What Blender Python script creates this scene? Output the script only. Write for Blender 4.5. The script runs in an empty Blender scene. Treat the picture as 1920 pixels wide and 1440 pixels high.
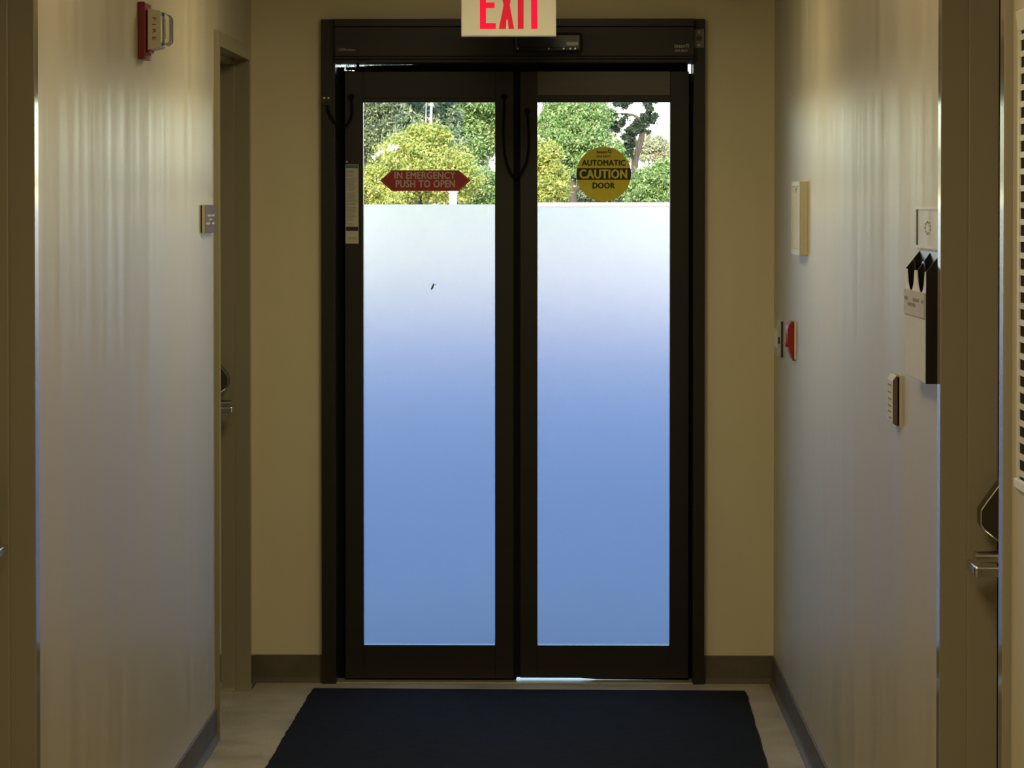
import bpy, bmesh, math, random
import numpy as np
from mathutils import Vector, Matrix

SC = bpy.context.scene
COL = SC.collection
random.seed(7)
RNG = np.random.default_rng(7)

# ------------------------------------------------------------------ camera
cam_data = bpy.data.cameras.new('camera')
cam_data.sensor_fit = 'HORIZONTAL'
cam_data.sensor_width = 36.0
cam_data.lens = 109.93
cam_data.shift_y = -196.0 / 1920.0
cam_data.clip_start = 0.05
cam_data.clip_end = 800.0
cam = bpy.data.objects.new('camera', cam_data)
COL.objects.link(cam)
cam.location = (0.0, 0.0, 1.675)
cam.rotation_euler = (math.radians(90.0 - 1.3093), 0.0, math.radians(0.8306))
SC.camera = cam

# ------------------------------------------------------------------ sky, sun, exposure
SUN_ELEV, SUN_AZ = 25.0, 8.0           # sun stands behind the building, slightly to the left
world = bpy.data.worlds.new('sky')
SC.world = world
world.use_nodes = True
wn = world.node_tree
wn.nodes.clear()
sky = wn.nodes.new('ShaderNodeTexSky')
sky.sky_type = 'NISHITA'
sky.sun_disc = False
sky.sun_elevation = math.radians(SUN_ELEV)
sky.sun_rotation = math.radians(180.0 + SUN_AZ)
sky.air_density = 1.0
sky.dust_density = 0.2
sky.ozone_density = 3.0
bgn = wn.nodes.new('ShaderNodeBackground')
bgn.inputs['Strength'].default_value = 0.57
out = wn.nodes.new('ShaderNodeOutputWorld')
wn.links.new(sky.outputs[0], bgn.inputs[0])
wn.links.new(bgn.outputs[0], out.inputs[0])

sun_data = bpy.data.lights.new('sun', 'SUN')
sun_data.energy = 8.0
sun_data.angle = math.radians(0.6)
sun_data.color = (1.0, 0.79, 0.55)
sun = bpy.data.objects.new('sun', sun_data)
COL.objects.link(sun)
sun.rotation_euler = (math.radians(90.0 - SUN_ELEV), 0.0, math.radians(-SUN_AZ))

SC.cycles.max_bounces = 8
SC.cycles.transmission_bounces = 8
SC.view_settings.view_transform = 'Standard'
SC.view_settings.look = 'None'
SC.view_settings.exposure = 0.0
SC.view_settings.gamma = 1.0
SC.view_settings.use_curve_mapping = False

LAMP_COLOR = (1.0, 0.86, 0.52)
LAMP_FAR, LAMP_MID, LAMP_FILL = 13.5, 7.0, 17.0

# ------------------------------------------------------------------ helpers
def nodes_of(m):
    m.use_nodes = True
    nt = m.node_tree
    return nt, nt.nodes['Principled BSDF']

def mat(name, color, rough=0.5, metal=0.0, spec=0.5, var=0.0, vscale=(8, 8, 8), bump=0.0, bscale=200.0,
        rvar=0.0, emit=None, estr=0.0, coat=0.0):
    m = bpy.data.materials.new(name)
    nt, p = nodes_of(m)
    c = (*color, 1.0)
    p.inputs['Base Color'].default_value = c
    p.inputs['Roughness'].default_value = rough
    p.inputs['Metallic'].default_value = metal
    p.inputs['Specular IOR Level'].default_value = spec
    p.inputs['Coat Weight'].default_value = coat
    tc = nt.nodes.new('ShaderNodeTexCoord')
    if var > 0 or rvar > 0:
        mp = nt.nodes.new('ShaderNodeMapping')
        mp.inputs['Scale'].default_value = vscale
        nt.links.new(tc.outputs['Object'], mp.inputs['Vector'])
        nz = nt.nodes.new('ShaderNodeTexNoise')
        nz.inputs['Scale'].default_value = 1.0
        nz.inputs['Detail'].default_value = 5.0
        nz.inputs['Roughness'].default_value = 0.6
        nt.links.new(mp.outputs[0], nz.inputs['Vector'])
        if var > 0:
            cr = nt.nodes.new('ShaderNodeValToRGB')
            cr.color_ramp.elements[0].position = 0.3
            cr.color_ramp.elements[1].position = 0.7
            cr.color_ramp.elements[0].color = (*[v * (1 - var) for v in color], 1)
            cr.color_ramp.elements[1].color = (*[min(1, v * (1 + var)) for v in color], 1)
            nt.links.new(nz.outputs[0], cr.inputs[0])
            nt.links.new(cr.outputs[0], p.inputs['Base Color'])
        if rvar > 0:
            mr = nt.nodes.new('ShaderNodeMapRange')
            mr.inputs['From Min'].default_value = 0.3
            mr.inputs['From Max'].default_value = 0.7
            mr.inputs['To Min'].default_value = rough - rvar
            mr.inputs['To Max'].default_value = rough + rvar
            nt.links.new(nz.outputs[0], mr.inputs['Value'])
            nt.links.new(mr.outputs[0], p.inputs['Roughness'])
    if bump > 0:
        nb = nt.nodes.new('ShaderNodeTexNoise')
        nb.inputs['Scale'].default_value = bscale
        nb.inputs['Detail'].default_value = 2.0
        nt.links.new(tc.outputs['Object'], nb.inputs['Vector'])
        b = nt.nodes.new('ShaderNodeBump')
        b.inputs['Strength'].default_value = bump
        b.inputs['Distance'].default_value = 0.002
        nt.links.new(nb.outputs[0], b.inputs['Height'])
        nt.links.new(b.outputs[0], p.inputs['Normal'])
    if emit:
        p.inputs['Emission Color'].default_value = (*emit, 1)
        p.inputs['Emission Strength'].default_value = estr
    return m

def glass_mat(name, rough, color):
    m = bpy.data.materials.new(name)
    nt, p = nodes_of(m)
    p.inputs['Base Color'].default_value = (*color, 1)
    p.inputs['Transmission Weight'].default_value = 1.0
    p.inputs['Roughness'].default_value = rough
    p.inputs['IOR'].default_value = 1.45
    return m

def leaf_mat(name, ca, cb, cc):
    m = bpy.data.materials.new(name)
    nt, p = nodes_of(m)
    g = nt.nodes.new('ShaderNodeNewGeometry')
    cr = nt.nodes.new('ShaderNodeValToRGB')
    e = cr.color_ramp.elements
    e[0].color = (*ca, 1); e[0].position = 0.0
    e[1].color = (*cc, 1); e[1].position = 1.0
    k = e.new(0.5); k.color = (*cb, 1)
    nt.links.new(g.outputs['Random Per Island'], cr.inputs[0])
    nt.links.new(cr.outputs[0], p.inputs['Base Color'])
    p.inputs['Roughness'].default_value = 0.45
    tr = nt.nodes.new('ShaderNodeBsdfTranslucent')
    nt.links.new(cr.outputs[0], tr.inputs['Color'])
    mx = nt.nodes.new('ShaderNodeMixShader')
    mx.inputs[0].default_value = 0.3
    o = nt.nodes['Material Output']
    nt.links.new(p.outputs[0], mx.inputs[1])
    nt.links.new(tr.outputs[0], mx.inputs[2])
    nt.links.new(mx.outputs[0], o.inputs['Surface'])
    return m

ORIGIN = {}                       # world position of each parent's frame

def tag(o, label=None, cat=None, group=None, kind=None):
    if label: o['label'] = label
    if cat: o['category'] = cat
    if group: o['group'] = group
    if kind: o['kind'] = kind
    return o

def thing(name, loc, label, cat, group=None, kind=None):
    e = bpy.data.objects.new(name, None)
    e.empty_display_size = 0.05
    COL.objects.link(e)
    e.location = loc
    ORIGIN[e] = Vector(loc)
    return tag(e, label, cat, group, kind)

def obj(name, bm, m, parent=None, base=None, smooth=False, label=None):
    """bm holds world coordinates; the object gets the parent's frame (or base) as origin"""
    o_ = ORIGIN[parent] if parent is not None else Vector(base if base else (0, 0, 0))
    bmesh.ops.translate(bm, verts=bm.verts, vec=-o_)
    bmesh.ops.recalc_face_normals(bm, faces=bm.faces)
    me = bpy.data.meshes.new(name)
    bm.to_mesh(me); bm.free()
    if smooth:
        for f in me.polygons: f.use_smooth = True
    ob = bpy.data.objects.new(name, me)
    COL.objects.link(ob)
    me.materials.append(m)
    if parent is not None: ob.parent = parent
    else: ob.location = o_
    ORIGIN[ob] = o_.copy()
    if label: ob['label'] = label
    return ob

def B(*boxes, bevel=0.0, seg=2):
    """bmesh with axis aligned boxes (x0,x1,y0,y1,z0,z1)"""
    bm = bmesh.new()
    for b in boxes: add_box(bm, b)
    if bevel > 0:
        bmesh.ops.bevel(bm, geom=bm.edges[:], offset=bevel, segments=seg, profile=0.5, affect='EDGES')
    return bm

def add_box(bm, b):
    x0, x1, y0, y1, z0, z1 = b
    v = [bm.verts.new(p) for p in ((x0,y0,z0),(x1,y0,z0),(x1,y1,z0),(x0,y1,z0),(x0,y0,z1),(x1,y0,z1),(x1,y1,z1),(x0,y1,z1))]
    for f in ((0,3,2,1),(4,5,6,7),(0,1,5,4),(1,2,6,5),(2,3,7,6),(3,0,4,7)):
        bm.faces.new([v[i] for i in f])

def add_prism(bm, pts, axis, a0, a1):
    """polygon pts (2D) extruded along an axis: 'x' pts=(y,z), 'y' pts=(x,z), 'z' pts=(x,y)"""
    def P(p, a):
        return {'x': (a, p[0], p[1]), 'y': (p[0], a, p[1]), 'z': (p[0], p[1], a)}[axis]
    lo = [bm.verts.new(P(p, a0)) for p in pts]
    hi = [bm.verts.new(P(p, a1)) for p in pts]
    n = len(pts)
    bm.faces.new(lo); bm.faces.new(hi[::-1])
    for i in range(n):
        bm.faces.new([lo[i], lo[(i+1) % n], hi[(i+1) % n], hi[i]])

def prism(pts, axis, a0, a1, bevel=0.0):
    bm = bmesh.new(); add_prism(bm, pts, axis, a0, a1)
    if bevel > 0:
        bmesh.ops.bevel(bm, geom=bm.edges[:], offset=bevel, segments=2, profile=0.5, affect='EDGES')
    return bm

def disc(cx, cz, r, y0, y1, n=48):
    return prism([(cx + r*math.cos(2*math.pi*i/n), cz + r*math.sin(2*math.pi*i/n)) for i in range(n)], 'y', y0, y1)

def add_cyl(bm, p0, p1, r0, r1=None, n=20):
    r1 = r0 if r1 is None else r1
    p0, p1 = Vector(p0), Vector(p1)
    d = (p1 - p0).normalized()
    a = d.orthogonal().normalized(); b = d.cross(a)
    A = [bm.verts.new(p0 + (a*math.cos(t) + b*math.sin(t))*r0) for t in [2*math.pi*i/n for i in range(n)]]
    Bv = [bm.verts.new(p1 + (a*math.cos(t) + b*math.sin(t))*r1) for t in [2*math.pi*i/n for i in range(n)]]
    bm.faces.new(A[::-1]); bm.faces.new(Bv)
    for i in range(n):
        bm.faces.new([A[i], A[(i+1) % n], Bv[(i+1) % n], Bv[i]])

def cyl(p0, p1, r0, r1=None, n=20):
    bm = bmesh.new(); add_cyl(bm, p0, p1, r0, r1, n); return bm

def add_tube(bm, pts, radii, n=8):
    pts = [Vector(p) for p in pts]
    rings = []
    for i, p in enumerate(pts):
        d = (pts[min(i+1, len(pts)-1)] - pts[max(i-1, 0)]).normalized()
        a = d.cross(Vector((0.3, 1, 0.11))).normalized(); b = d.cross(a)
        r = radii[i] if hasattr(radii, '__len__') else radii
        rings.append([bm.verts.new(p + (a*math.cos(2*math.pi*k/n) + b*math.sin(2*math.pi*k/n))*r) for k in range(n)])
    for i in range(len(rings)-1):
        for k in range(n):
            bm.faces.new([rings[i][k], rings[i][(k+1) % n], rings[i+1][(k+1) % n], rings[i+1][k]])
    bm.faces.new(rings[0][::-1]); bm.faces.new(rings[-1])

def tube(pts, radii, n=8):
    bm = bmesh.new(); add_tube(bm, pts, radii, n); return bm

def spline(pts, k=8):
    pts = [Vector(p) for p in pts]; o = []
    for i in range(len(pts)-1):
        p0 = pts[max(i-1,0)]; p1 = pts[i]; p2 = pts[i+1]; p3 = pts[min(i+2, len(pts)-1)]
        for j in range(k):
            t = j/k
            o.append(0.5*((2*p1) + (-p0+p2)*t + (2*p0-5*p1+4*p2-p3)*t*t + (-p0+3*p1-3*p2+p3)*t**3))
    o.append(pts[-1]); return o

def text(name, s, m, parent, center, width, height, right=(1,0,0), up=(0,0,1), normal=(0,-1,0), bold=0.0, thick=0.0008):
    """flat lettering, fitted to width x height about center"""
    cu = bpy.data.curves.new(name, 'FONT')
    cu.body = s; cu.size = 1.0; cu.align_x = 'CENTER'; cu.align_y = 'CENTER'; cu.extrude = 0.01
    cu.resolution_u = 3; cu.space_character = 1.08
    tmp = bpy.data.objects.new(name, cu); COL.objects.link(tmp)
    dg = bpy.context.evaluated_depsgraph_get(); dg.update()
    me = bpy.data.meshes.new_from_object(tmp.evaluated_get(dg))
    bpy.data.objects.remove(tmp); bpy.data.curves.remove(cu)
    co = np.array([v.co[:] for v in me.vertices])
    mn, mx = co.min(0), co.max(0)
    co = (co - (mn+mx)/2) / (mx - mn)
    R, U, N = Vector(right), Vector(up), Vector(normal)
    c = Vector(center) - ORIGIN[parent]
    for v, q in zip(me.vertices, co):
        v.co = c + R*float(q[0])*width + U*float(q[1])*height + N*float(q[2])*thick
    if bold > 0:                      # heavier strokes: the same outline laid down a few times, slightly apart
        bmx = bmesh.new()
        e_ = bold * height
        for i_, (dx, dz) in enumerate(((-e_, 0), (e_, 0), (0, -e_*0.7), (0, e_*0.7))):
            n0 = len(bmx.verts); bmx.from_mesh(me); bmx.verts.ensure_lookup_table()
            for v in bmx.verts[n0:]: v.co += R*dx + U*dz + N*(0.00015*i_)
        bmx.to_mesh(me); bmx.free()
    me.name = name
    ob = bpy.data.objects.new(name, me); COL.objects.link(ob)
    me.materials.clear(); me.materials.append(m)
    ob.parent = parent; ORIGIN[ob] = ORIGIN[parent].copy()
    return ob

def union_boxes_part(name, boxes, m, parent, **k):
    return obj(name, B(*boxes), m, parent, **k)

# ------------------------------------------------------------------ materials
def wall_material(name, color):
    m = mat(name, color, rough=0.40, spec=0.40, var=0.05, vscale=(3, 9, 0.55), bump=0.06, bscale=260, rvar=0.08)
    return m
M = {}
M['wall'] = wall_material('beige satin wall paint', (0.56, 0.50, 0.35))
M['wall_far_lit'] = mat('lamp lit beige eggshell paint', (0.74, 0.66, 0.44), rough=0.6, var=0.03, vscale=(4, 4, 1), bump=0.06, bscale=260)  # end wall colour lightened in place of missing lamp light
M['ceiling'] = mat('ceiling tile', (0.7, 0.68, 0.6), rough=0.9, var=0.05, vscale=(60, 60, 60))
M['frame'] = mat('taupe enamel', (0.30, 0.265, 0.18), rough=0.11, spec=0.5, var=0.03, vscale=(6, 6, 1))
M['leafdoor'] = mat('taupe door paint', (0.33, 0.27, 0.16), rough=0.3, var=0.04, vscale=(6, 6, 1))
M['base'] = mat('brown rubber base', (0.13, 0.108, 0.075), rough=0.6, spec=0.15, var=0.15, vscale=(10, 10, 10))
M['bronze'] = mat('dark bronze anodised', (0.022, 0.020, 0.015), rough=0.40, metal=0.0, spec=0.3, var=0.08, vscale=(3, 3, 30))
M['bronze_lit'] = mat('lit dark bronze', (0.095, 0.086, 0.068), rough=0.42, var=0.1, vscale=(6, 6, 60))  # lighter copy of the bronze paints reflected light on a top rail
M['rubber'] = mat('black rubber', (0.006, 0.006, 0.006), rough=0.8, spec=0.15, var=0.2, vscale=(20, 20, 20))
M['blackplastic'] = mat('black glossy plastic', (0.008, 0.008, 0.009), rough=0.18, var=0.1)
M['clear'] = glass_mat('clear glass', 0.0, (0.96, 0.98, 0.97))
M['frost'] = glass_mat('frosted film glass', 0.205, (0.77, 0.83, 0.97))
M['white'] = mat('white plastic', (0.75, 0.74, 0.68), rough=0.4, var=0.03)
M['cream'] = mat('cream plastic', (0.62, 0.58, 0.42), rough=0.4, var=0.04)
M['paper'] = mat('white paper', (0.78, 0.77, 0.74), rough=0.8, var=0.03)
M['greytext'] = mat('grey print', (0.32, 0.30, 0.26), rough=0.8, var=0.05)
M['lightprint'] = mat('silver print', (0.62, 0.60, 0.50), rough=0.5, var=0.05)
M['blackprint'] = mat('black print', (0.015, 0.015, 0.012), rough=0.5, var=0.05)
M['blueprint'] = mat('blue print', (0.08, 0.17, 0.24), rough=0.6, var=0.05)
M['redvinyl'] = mat('red vinyl', (0.40, 0.012, 0.020), rough=0.4, var=0.05)
M['pinkprint'] = mat('pale print', (0.66, 0.52, 0.45), rough=0.5, var=0.05)
M['yellow'] = mat('yellow vinyl', (0.80, 0.69, 0.02), rough=0.35, var=0.06, vscale=(40, 40, 40))
M['red'] = mat('red enamel', (0.30, 0.012, 0.010), rough=0.3, var=0.06)
M['darkred'] = mat('dark red plastic', (0.20, 0.012, 0.012), rough=0.4, var=0.06)
M['steel'] = mat('satin steel', (0.62, 0.60, 0.54), rough=0.24, metal=1.0, var=0.05)
M['darksteel'] = mat('dark metal', (0.10, 0.09, 0.07), rough=0.4, metal=1.0, var=0.05)
M['alu'] = mat('worn aluminium', (0.55, 0.50, 0.40), rough=0.4, metal=0.6, var=0.1, vscale=(30, 30, 30))
M['lens'] = glass_mat('clear plastic lens', 0.08, (0.95, 0.95, 0.92))
M['mat'] = mat('charcoal carpet', (0.012, 0.013, 0.015), rough=0.95, spec=0.1, var=0.35, vscale=(25, 90, 25), bump=0.8, bscale=500)
M['matrim'] = mat('mat rubber rim', (0.009, 0.009, 0.010), rough=0.75, var=0.2)
M['greysign'] = mat('grey purple plastic', (0.23, 0.20, 0.23), rough=0.75, spec=0.2, var=0.05)
M['smoke'] = mat('dark brown plastic', (0.016, 0.012, 0.008), rough=0.25, var=0.1)
M['greyfab'] = mat('pale blue grey card', (0.68, 0.71, 0.80), rough=0.8, var=0.05, vscale=(60, 60, 60))  # paled and blued to carry entrance daylight on the file holder
M['exitface'] = mat('exit sign face', (0.70, 0.66, 0.53), rough=0.5, emit=(0.80, 0.70, 0.42), estr=0.02)
M['exitbright'] = mat('exit red lit', (0.30, 0.004, 0.02), rough=0.8, spec=0.1, emit=(1.0, 0.012, 0.05), estr=0.75)
M['exitdim'] = mat('exit red less lit', (0.28, 0.006, 0.015), rough=0.8, spec=0.1, emit=(1.0, 0.025, 0.045), estr=0.48)
M['asphalt'] = mat('pale asphalt', (0.26, 0.29, 0.36), rough=0.9, var=0.12, vscale=(0.25, 0.12, 1))
M['walk'] = mat('concrete walk', (0.29, 0.31, 0.35), rough=0.9, var=0.06, vscale=(2, 2, 2))
M['earth_lit'] = mat('sun tinted earth', (0.41, 0.325, 0.25), rough=0.95, var=0.12, vscale=(1.5, 1.5, 1.5))  # tan warmed so the ground colour carries the sunlight on the far lot
M['render'] = mat('cream exterior render', (0.6, 0.57, 0.5), rough=0.9, var=0.04)
M['whitewall'] = mat('white painted block', (0.47, 0.45, 0.43), rough=0.8, var=0.04)
M['barkdark'] = mat('dark bark', (0.10, 0.085, 0.07), rough=0.9, var=0.3, vscale=(6, 6, 2))
M['barkpale'] = mat('pale eucalyptus bark', (0.66, 0.62, 0.58), rough=0.8, var=0.25, vscale=(4, 4, 1.5))
M['leaf_yellow'] = leaf_mat('yellow green leaves', (0.30, 0.40, 0.08), (0.48, 0.56, 0.13), (0.68, 0.64, 0.26))
M['leaf_mid'] = leaf_mat('mid green leaves', (0.14, 0.28, 0.08), (0.28, 0.46, 0.14), (0.55, 0.62, 0.32))
M['leaf_dark'] = leaf_mat('grey green leaves', (0.10, 0.17, 0.09), (0.22, 0.32, 0.16), (0.46, 0.52, 0.36))
M['leaf_blue'] = leaf_mat('dark ivy leaves', (0.03, 0.06, 0.04), (0.06, 0.10, 0.06), (0.12, 0.18, 0.10))
M['leaf_hazy'] = leaf_mat('pale hazy leaves', (0.35, 0.40, 0.20), (0.52, 0.54, 0.34), (0.70, 0.68, 0.52))  # distance haze mixed into the leaf colour
M['flower'] = mat('white blossom', (0.85, 0.80, 0.78), rough=0.7, var=0.05)
M['diffuser'] = mat('lamp diffuser', (0.8, 0.8, 0.75), rough=0.6, emit=LAMP_COLOR, estr=1.0)

# floor: mottled vinyl with faint stains
def floor_material():
    m = mat('tan vinyl floor', (0.34, 0.29, 0.20), rough=0.42, spec=0.4)
    nt, p = nodes_of(m)
    tc = nt.nodes.new('ShaderNodeTexCoord')
    a = nt.nodes.new('ShaderNodeTexNoise'); a.inputs['Scale'].default_value = 5.0; a.inputs['Detail'].default_value = 4
    b = nt.nodes.new('ShaderNodeTexNoise'); b.inputs['Scale'].default_value = 160.0; b.inputs['Detail'].default_value = 2
    nt.links.new(tc.outputs['Object'], a.inputs['Vector']); nt.links.new(tc.outputs['Object'], b.inputs['Vector'])
    r1 = nt.nodes.new('ShaderNodeValToRGB')
    r1.color_ramp.elements[0].position = 0.32; r1.color_ramp.elements[0].color = (0.34, 0.305, 0.225, 1)
    r1.color_ramp.elements[1].position = 0.62; r1.color_ramp.elements[1].color = (0.50, 0.45, 0.34, 1)
    r2 = nt.nodes.new('ShaderNodeValToRGB')
    r2.color_ramp.elements[0].position = 0.35; r2.color_ramp.elements[0].color = (0.8, 0.8, 0.8, 1)
    r2.color_ramp.elements[1].position = 0.65; r2.color_ramp.elements[1].color = (1.1, 1.1, 1.1, 1)
    nt.links.new(a.outputs[0], r1.inputs[0]); nt.links.new(b.outputs[0], r2.inputs[0])
    mx = nt.nodes.new('ShaderNodeMix'); mx.data_type = 'RGBA'; mx.blend_type = 'MULTIPLY'; mx.inputs[0].default_value = 1.0
    nt.links.new(r1.outputs[0], mx.inputs[6]); nt.links.new(r2.outputs[0], mx.inputs[7])
    nt.links.new(mx.outputs[2], p.inputs['Base Color'])
    return m
M['floor'] = floor_material()

# ------------------------------------------------------------------ the corridor shell
XL, XR, YF, YB, ZC, TH = -1.078, 0.762, 11.0, -3.0, 2.62, 0.15
DOORS = {  # number: (side, near opening, far opening)
    2: ('L', 9.858, 10.80), 3: ('L', 5.40, 6.347), 4: ('R', 5.295, 6.105)}
DTOP, TRIM = 2.185, 0.05

tag(obj('floor', B((XL-TH, XR+TH, YB, YF+0.02, -0.15, 0.0)), M['floor']), 'tan mottled vinyl corridor floor', 'floor', kind='structure')
tag(obj('ceiling', B((XL-TH, XR+TH, YB, YF+0.02, ZC, ZC+0.2)), M['ceiling']), 'pale tiled corridor ceiling above the sign', 'ceiling', kind='structure')
def side_wall(name, x0, x1, side, label):
    segs, y = [], YB
    for n, (s, a, b) in sorted(DOORS.items(), key=lambda t: t[1][1]):
        if s != side: continue
        segs.append((x0, x1, y, a-TRIM, 0, ZC)); segs.append((x0, x1, a-TRIM, b+TRIM, DTOP+TRIM, ZC)); y = b+TRIM
    segs.append((x0, x1, y, YF, 0, ZC))
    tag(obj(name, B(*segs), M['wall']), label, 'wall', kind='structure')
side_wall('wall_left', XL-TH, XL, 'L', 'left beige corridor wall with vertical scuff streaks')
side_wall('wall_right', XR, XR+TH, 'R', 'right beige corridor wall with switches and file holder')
tag(obj('wall_front', B((XL-TH, XR+TH, YB-0.15, YB, -0.15, ZC+0.2)), M['wall']), 'beige end wall behind the viewer', 'wall', kind='structure')
# end wall with the entrance: one facade wall of the building, door hole X -.829...518, Z 0..2.338
HX0, HX1, HZ = -0.829, 0.517, 2.337
tag(obj('wall_back', B((XL-TH, HX0, YF, YF+0.22, 0, ZC+0.2), (HX1, XR+TH, YF, YF+0.22, 0, ZC+0.2), (HX0, HX1, YF, YF+0.22, HZ, ZC+0.2)), M['wall_far_lit']),
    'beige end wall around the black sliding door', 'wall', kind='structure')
tag(obj('wall_facade', B((-40, HX0, YF+0.22, YF+0.42, -0.3, 16.0), (HX1, 40, YF+0.22, YF+0.42, -0.3, 16.0), (HX0, HX1, YF+0.22, YF+0.42, HZ, 16.0)), M['render']),  # unseen height chosen so its shadow covers the near lot
    'outer facade around the entrance, unseen upper part sized to shade the lot', 'wall', kind='structure')

# baseboards: rubber cove with a toe
def base_profile(h=0.098, t=0.005, toe=0.017):
    return [(0, 0), (toe, 0), (toe*0.95, 0.003), (t+0.003, 0.010), (t, 0.018), (t, h-0.002), (t-0.002, h), (0, h)]
def baseboard_y(name, x, sgn, runs, label):
    bm = bmesh.new()
    for y0, y1 in runs:
        add_prism(bm, [(x + sgn*p[0], p[1]) for p in base_profile()], 'y', y0, y1)
    tag(obj(name, bm, M['base']), label, 'baseboard', kind='structure')
baseboard_y('baseboard_left', XL, 1, [(YB, 5.40-TRIM), (6.347+TRIM, 9.858-TRIM), (10.80+TRIM, YF)], 'dark rubber cove base along the left wall')
baseboard_y('baseboard_right', XR, -1, [(YB, 5.295-TRIM), (6.105+TRIM, YF)], 'dark rubber cove base along the right wall')
bm = bmesh.new()
for x0, x1 in ((XL+0.005, HX0-0.001), (HX1+0.001, XR-0.005)):
    add_prism(bm, [(YF - p[0], p[1]) for p in base_profile()], 'x', x0, x1)
tag(obj('baseboard_back', bm, M['base']), 'brown rubber cove base below the end wall', 'baseboard', kind='structure')

# ------------------------------------------------------------------ side doors
def side_door(n, label):
    side, y0, y1 = DOORS[n]
    s = 1 if side == 'R' else -1            # direction into the wall
    xw = XR if side == 'R' else XL
    t = thing('door_%d' % n, (xw + s*0.12, y0 + (y1-y0)/2, 0), label, 'door', kind='structure')
    def bx(u0, u1, a, b, c, d):             # u = depth measured from the wall face into the wall
        xs = sorted((xw + s*u0, xw + s*u1)); return (xs[0], xs[1], a, b, c, d)
    P = -0.015
    j1 = obj('jamb', B(bx(P, TH-0.005, y1, y1+TRIM-0.001, 0, DTOP+TRIM-0.001), bevel=0.002), M['frame'], t)
    j0 = obj('jamb', B(bx(P, TH-0.005, y0-TRIM+0.001, y0, 0, DTOP+TRIM-0.001), bevel=0.002), M['frame'], t)
    obj('frame_head', B(bx(P, TH-0.005, y0, y1, DTOP, DTOP+TRIM-0.001), bevel=0.002), M['frame'], t)
    obj('door_stop', B(bx(0.037, 0.096, y1-0.016, y1, 0, DTOP-0.016), bevel=0.002), M['frame'], j1)
    obj('door_stop', B(bx(0.037, 0.096, y0, y0+0.016, 0, DTOP-0.016), bevel=0.002), M['frame'], j0)
    obj('door_stop', B(bx(0.037, 0.096, y0, y1, DTOP-0.016, DTOP), bevel=0.002), M['frame'], t)
    obj('gap_shade', B(bx(0.0965, 0.1035, y1-0.020, y1, 0.004, DTOP)), M['rubber'], j1)  # black strip in place of the shaded gap at the door leaf
    leaf = obj('door_leaf', B(bx(0.104, 0.147, y0+0.002, y1-0.002, 0.008, DTOP-0.002), bevel=0.0015), M['leafdoor'], t)
    # lever handle with a return, pointing to the hinge side
    yl, zl = y1-0.095, 1.000
    X = lambda u: xw + s*u
    h = obj('lever_handle', B(bx(0.026, 0.046, yl-0.120, yl+0.012, zl-0.020, zl), bx(0.026, 0.092, yl-0.124, yl-0.102, zl-0.021, zl-0.001), bevel=0.003), M['steel'], t)
    bm = cyl((X(0.103), yl, zl+0.004), (X(0.094), yl, zl+0.004), 0.030, 0.028, 28)
    add_cyl(bm, (X(0.094), yl, zl+0.004), (X(0.040), yl, zl+0.004), 0.0125, 0.0115, 20)
    obj('lever_rose', bm, M['steel'], h, smooth=False)
    # projecting hexagonal lock guard above the lever
    zg = zl + 0.087
    pr = [(0.1035, zg+0.085), (0.060, zg+0.026), (0.049, zg+0.010), (0.049, zg-0.018), (0.056, zg-0.028), (0.080, zg-0.047), (0.1035, zg-0.072)]
    g = obj('lock_guard', prism([(X(u), z) for u, z in pr], 'y', yl-0.03, yl+0.03), M['darksteel'], t)
    bm = bmesh.new()
    for (ua, za), (ub, zb) in zip(pr[:-1], pr[1:]):
        add_cyl(bm, (X(ua), yl-0.031, za), (X(ub), yl-0.031, zb), 0.0016, n=6)
    obj('guard_glint', bm, M['steel'], g)  # steel line drawn as the bright glint along the guard edge
    return t
side_door(2, 'recessed taupe side door next to the black sliding doors')
side_door(3, 'taupe door frame at the left edge of the picture')
side_door(4, 'recessed taupe side door beside the wall file holder')

# ------------------------------------------------------------------ entrance: bi-parting sliding door
D1 = thing('door_1', (-0.156, YF, 0), 'black bronze double sliding entrance door with frosted glass', 'door', kind='structure')
FY0, FY1 = 10.965, 11.20
obj('frame_jamb', B((-0.8285, -0.779, FY0, FY1, 0, 2.3365), bevel=0.0015), M['bronze'], D1)
obj('frame_jamb', B((0.477, 0.5165, FY0, FY1, 0, 2.3365), bevel=0.0015), M['bronze'], D1)
HB = 2.183
hd = obj('header', B((-0.7785, 0.4765, 10.925, 11.10, HB+0.012, 2.335), bevel=0.002), M['bronze'], D1)
obj('header_seam', B((-0.7785, 0.4765, 10.922, 10.926, 2.306, 2.3095), (-0.7785, 0.4765, 10.922, 10.926, 2.203, 2.2055)), M['rubber'], hd)
obj('header_cover', B((-0.7785, 0.4765, 10.94, 11.10, HB, HB+0.012), bevel=0.001), M['bronze'], hd)
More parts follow.
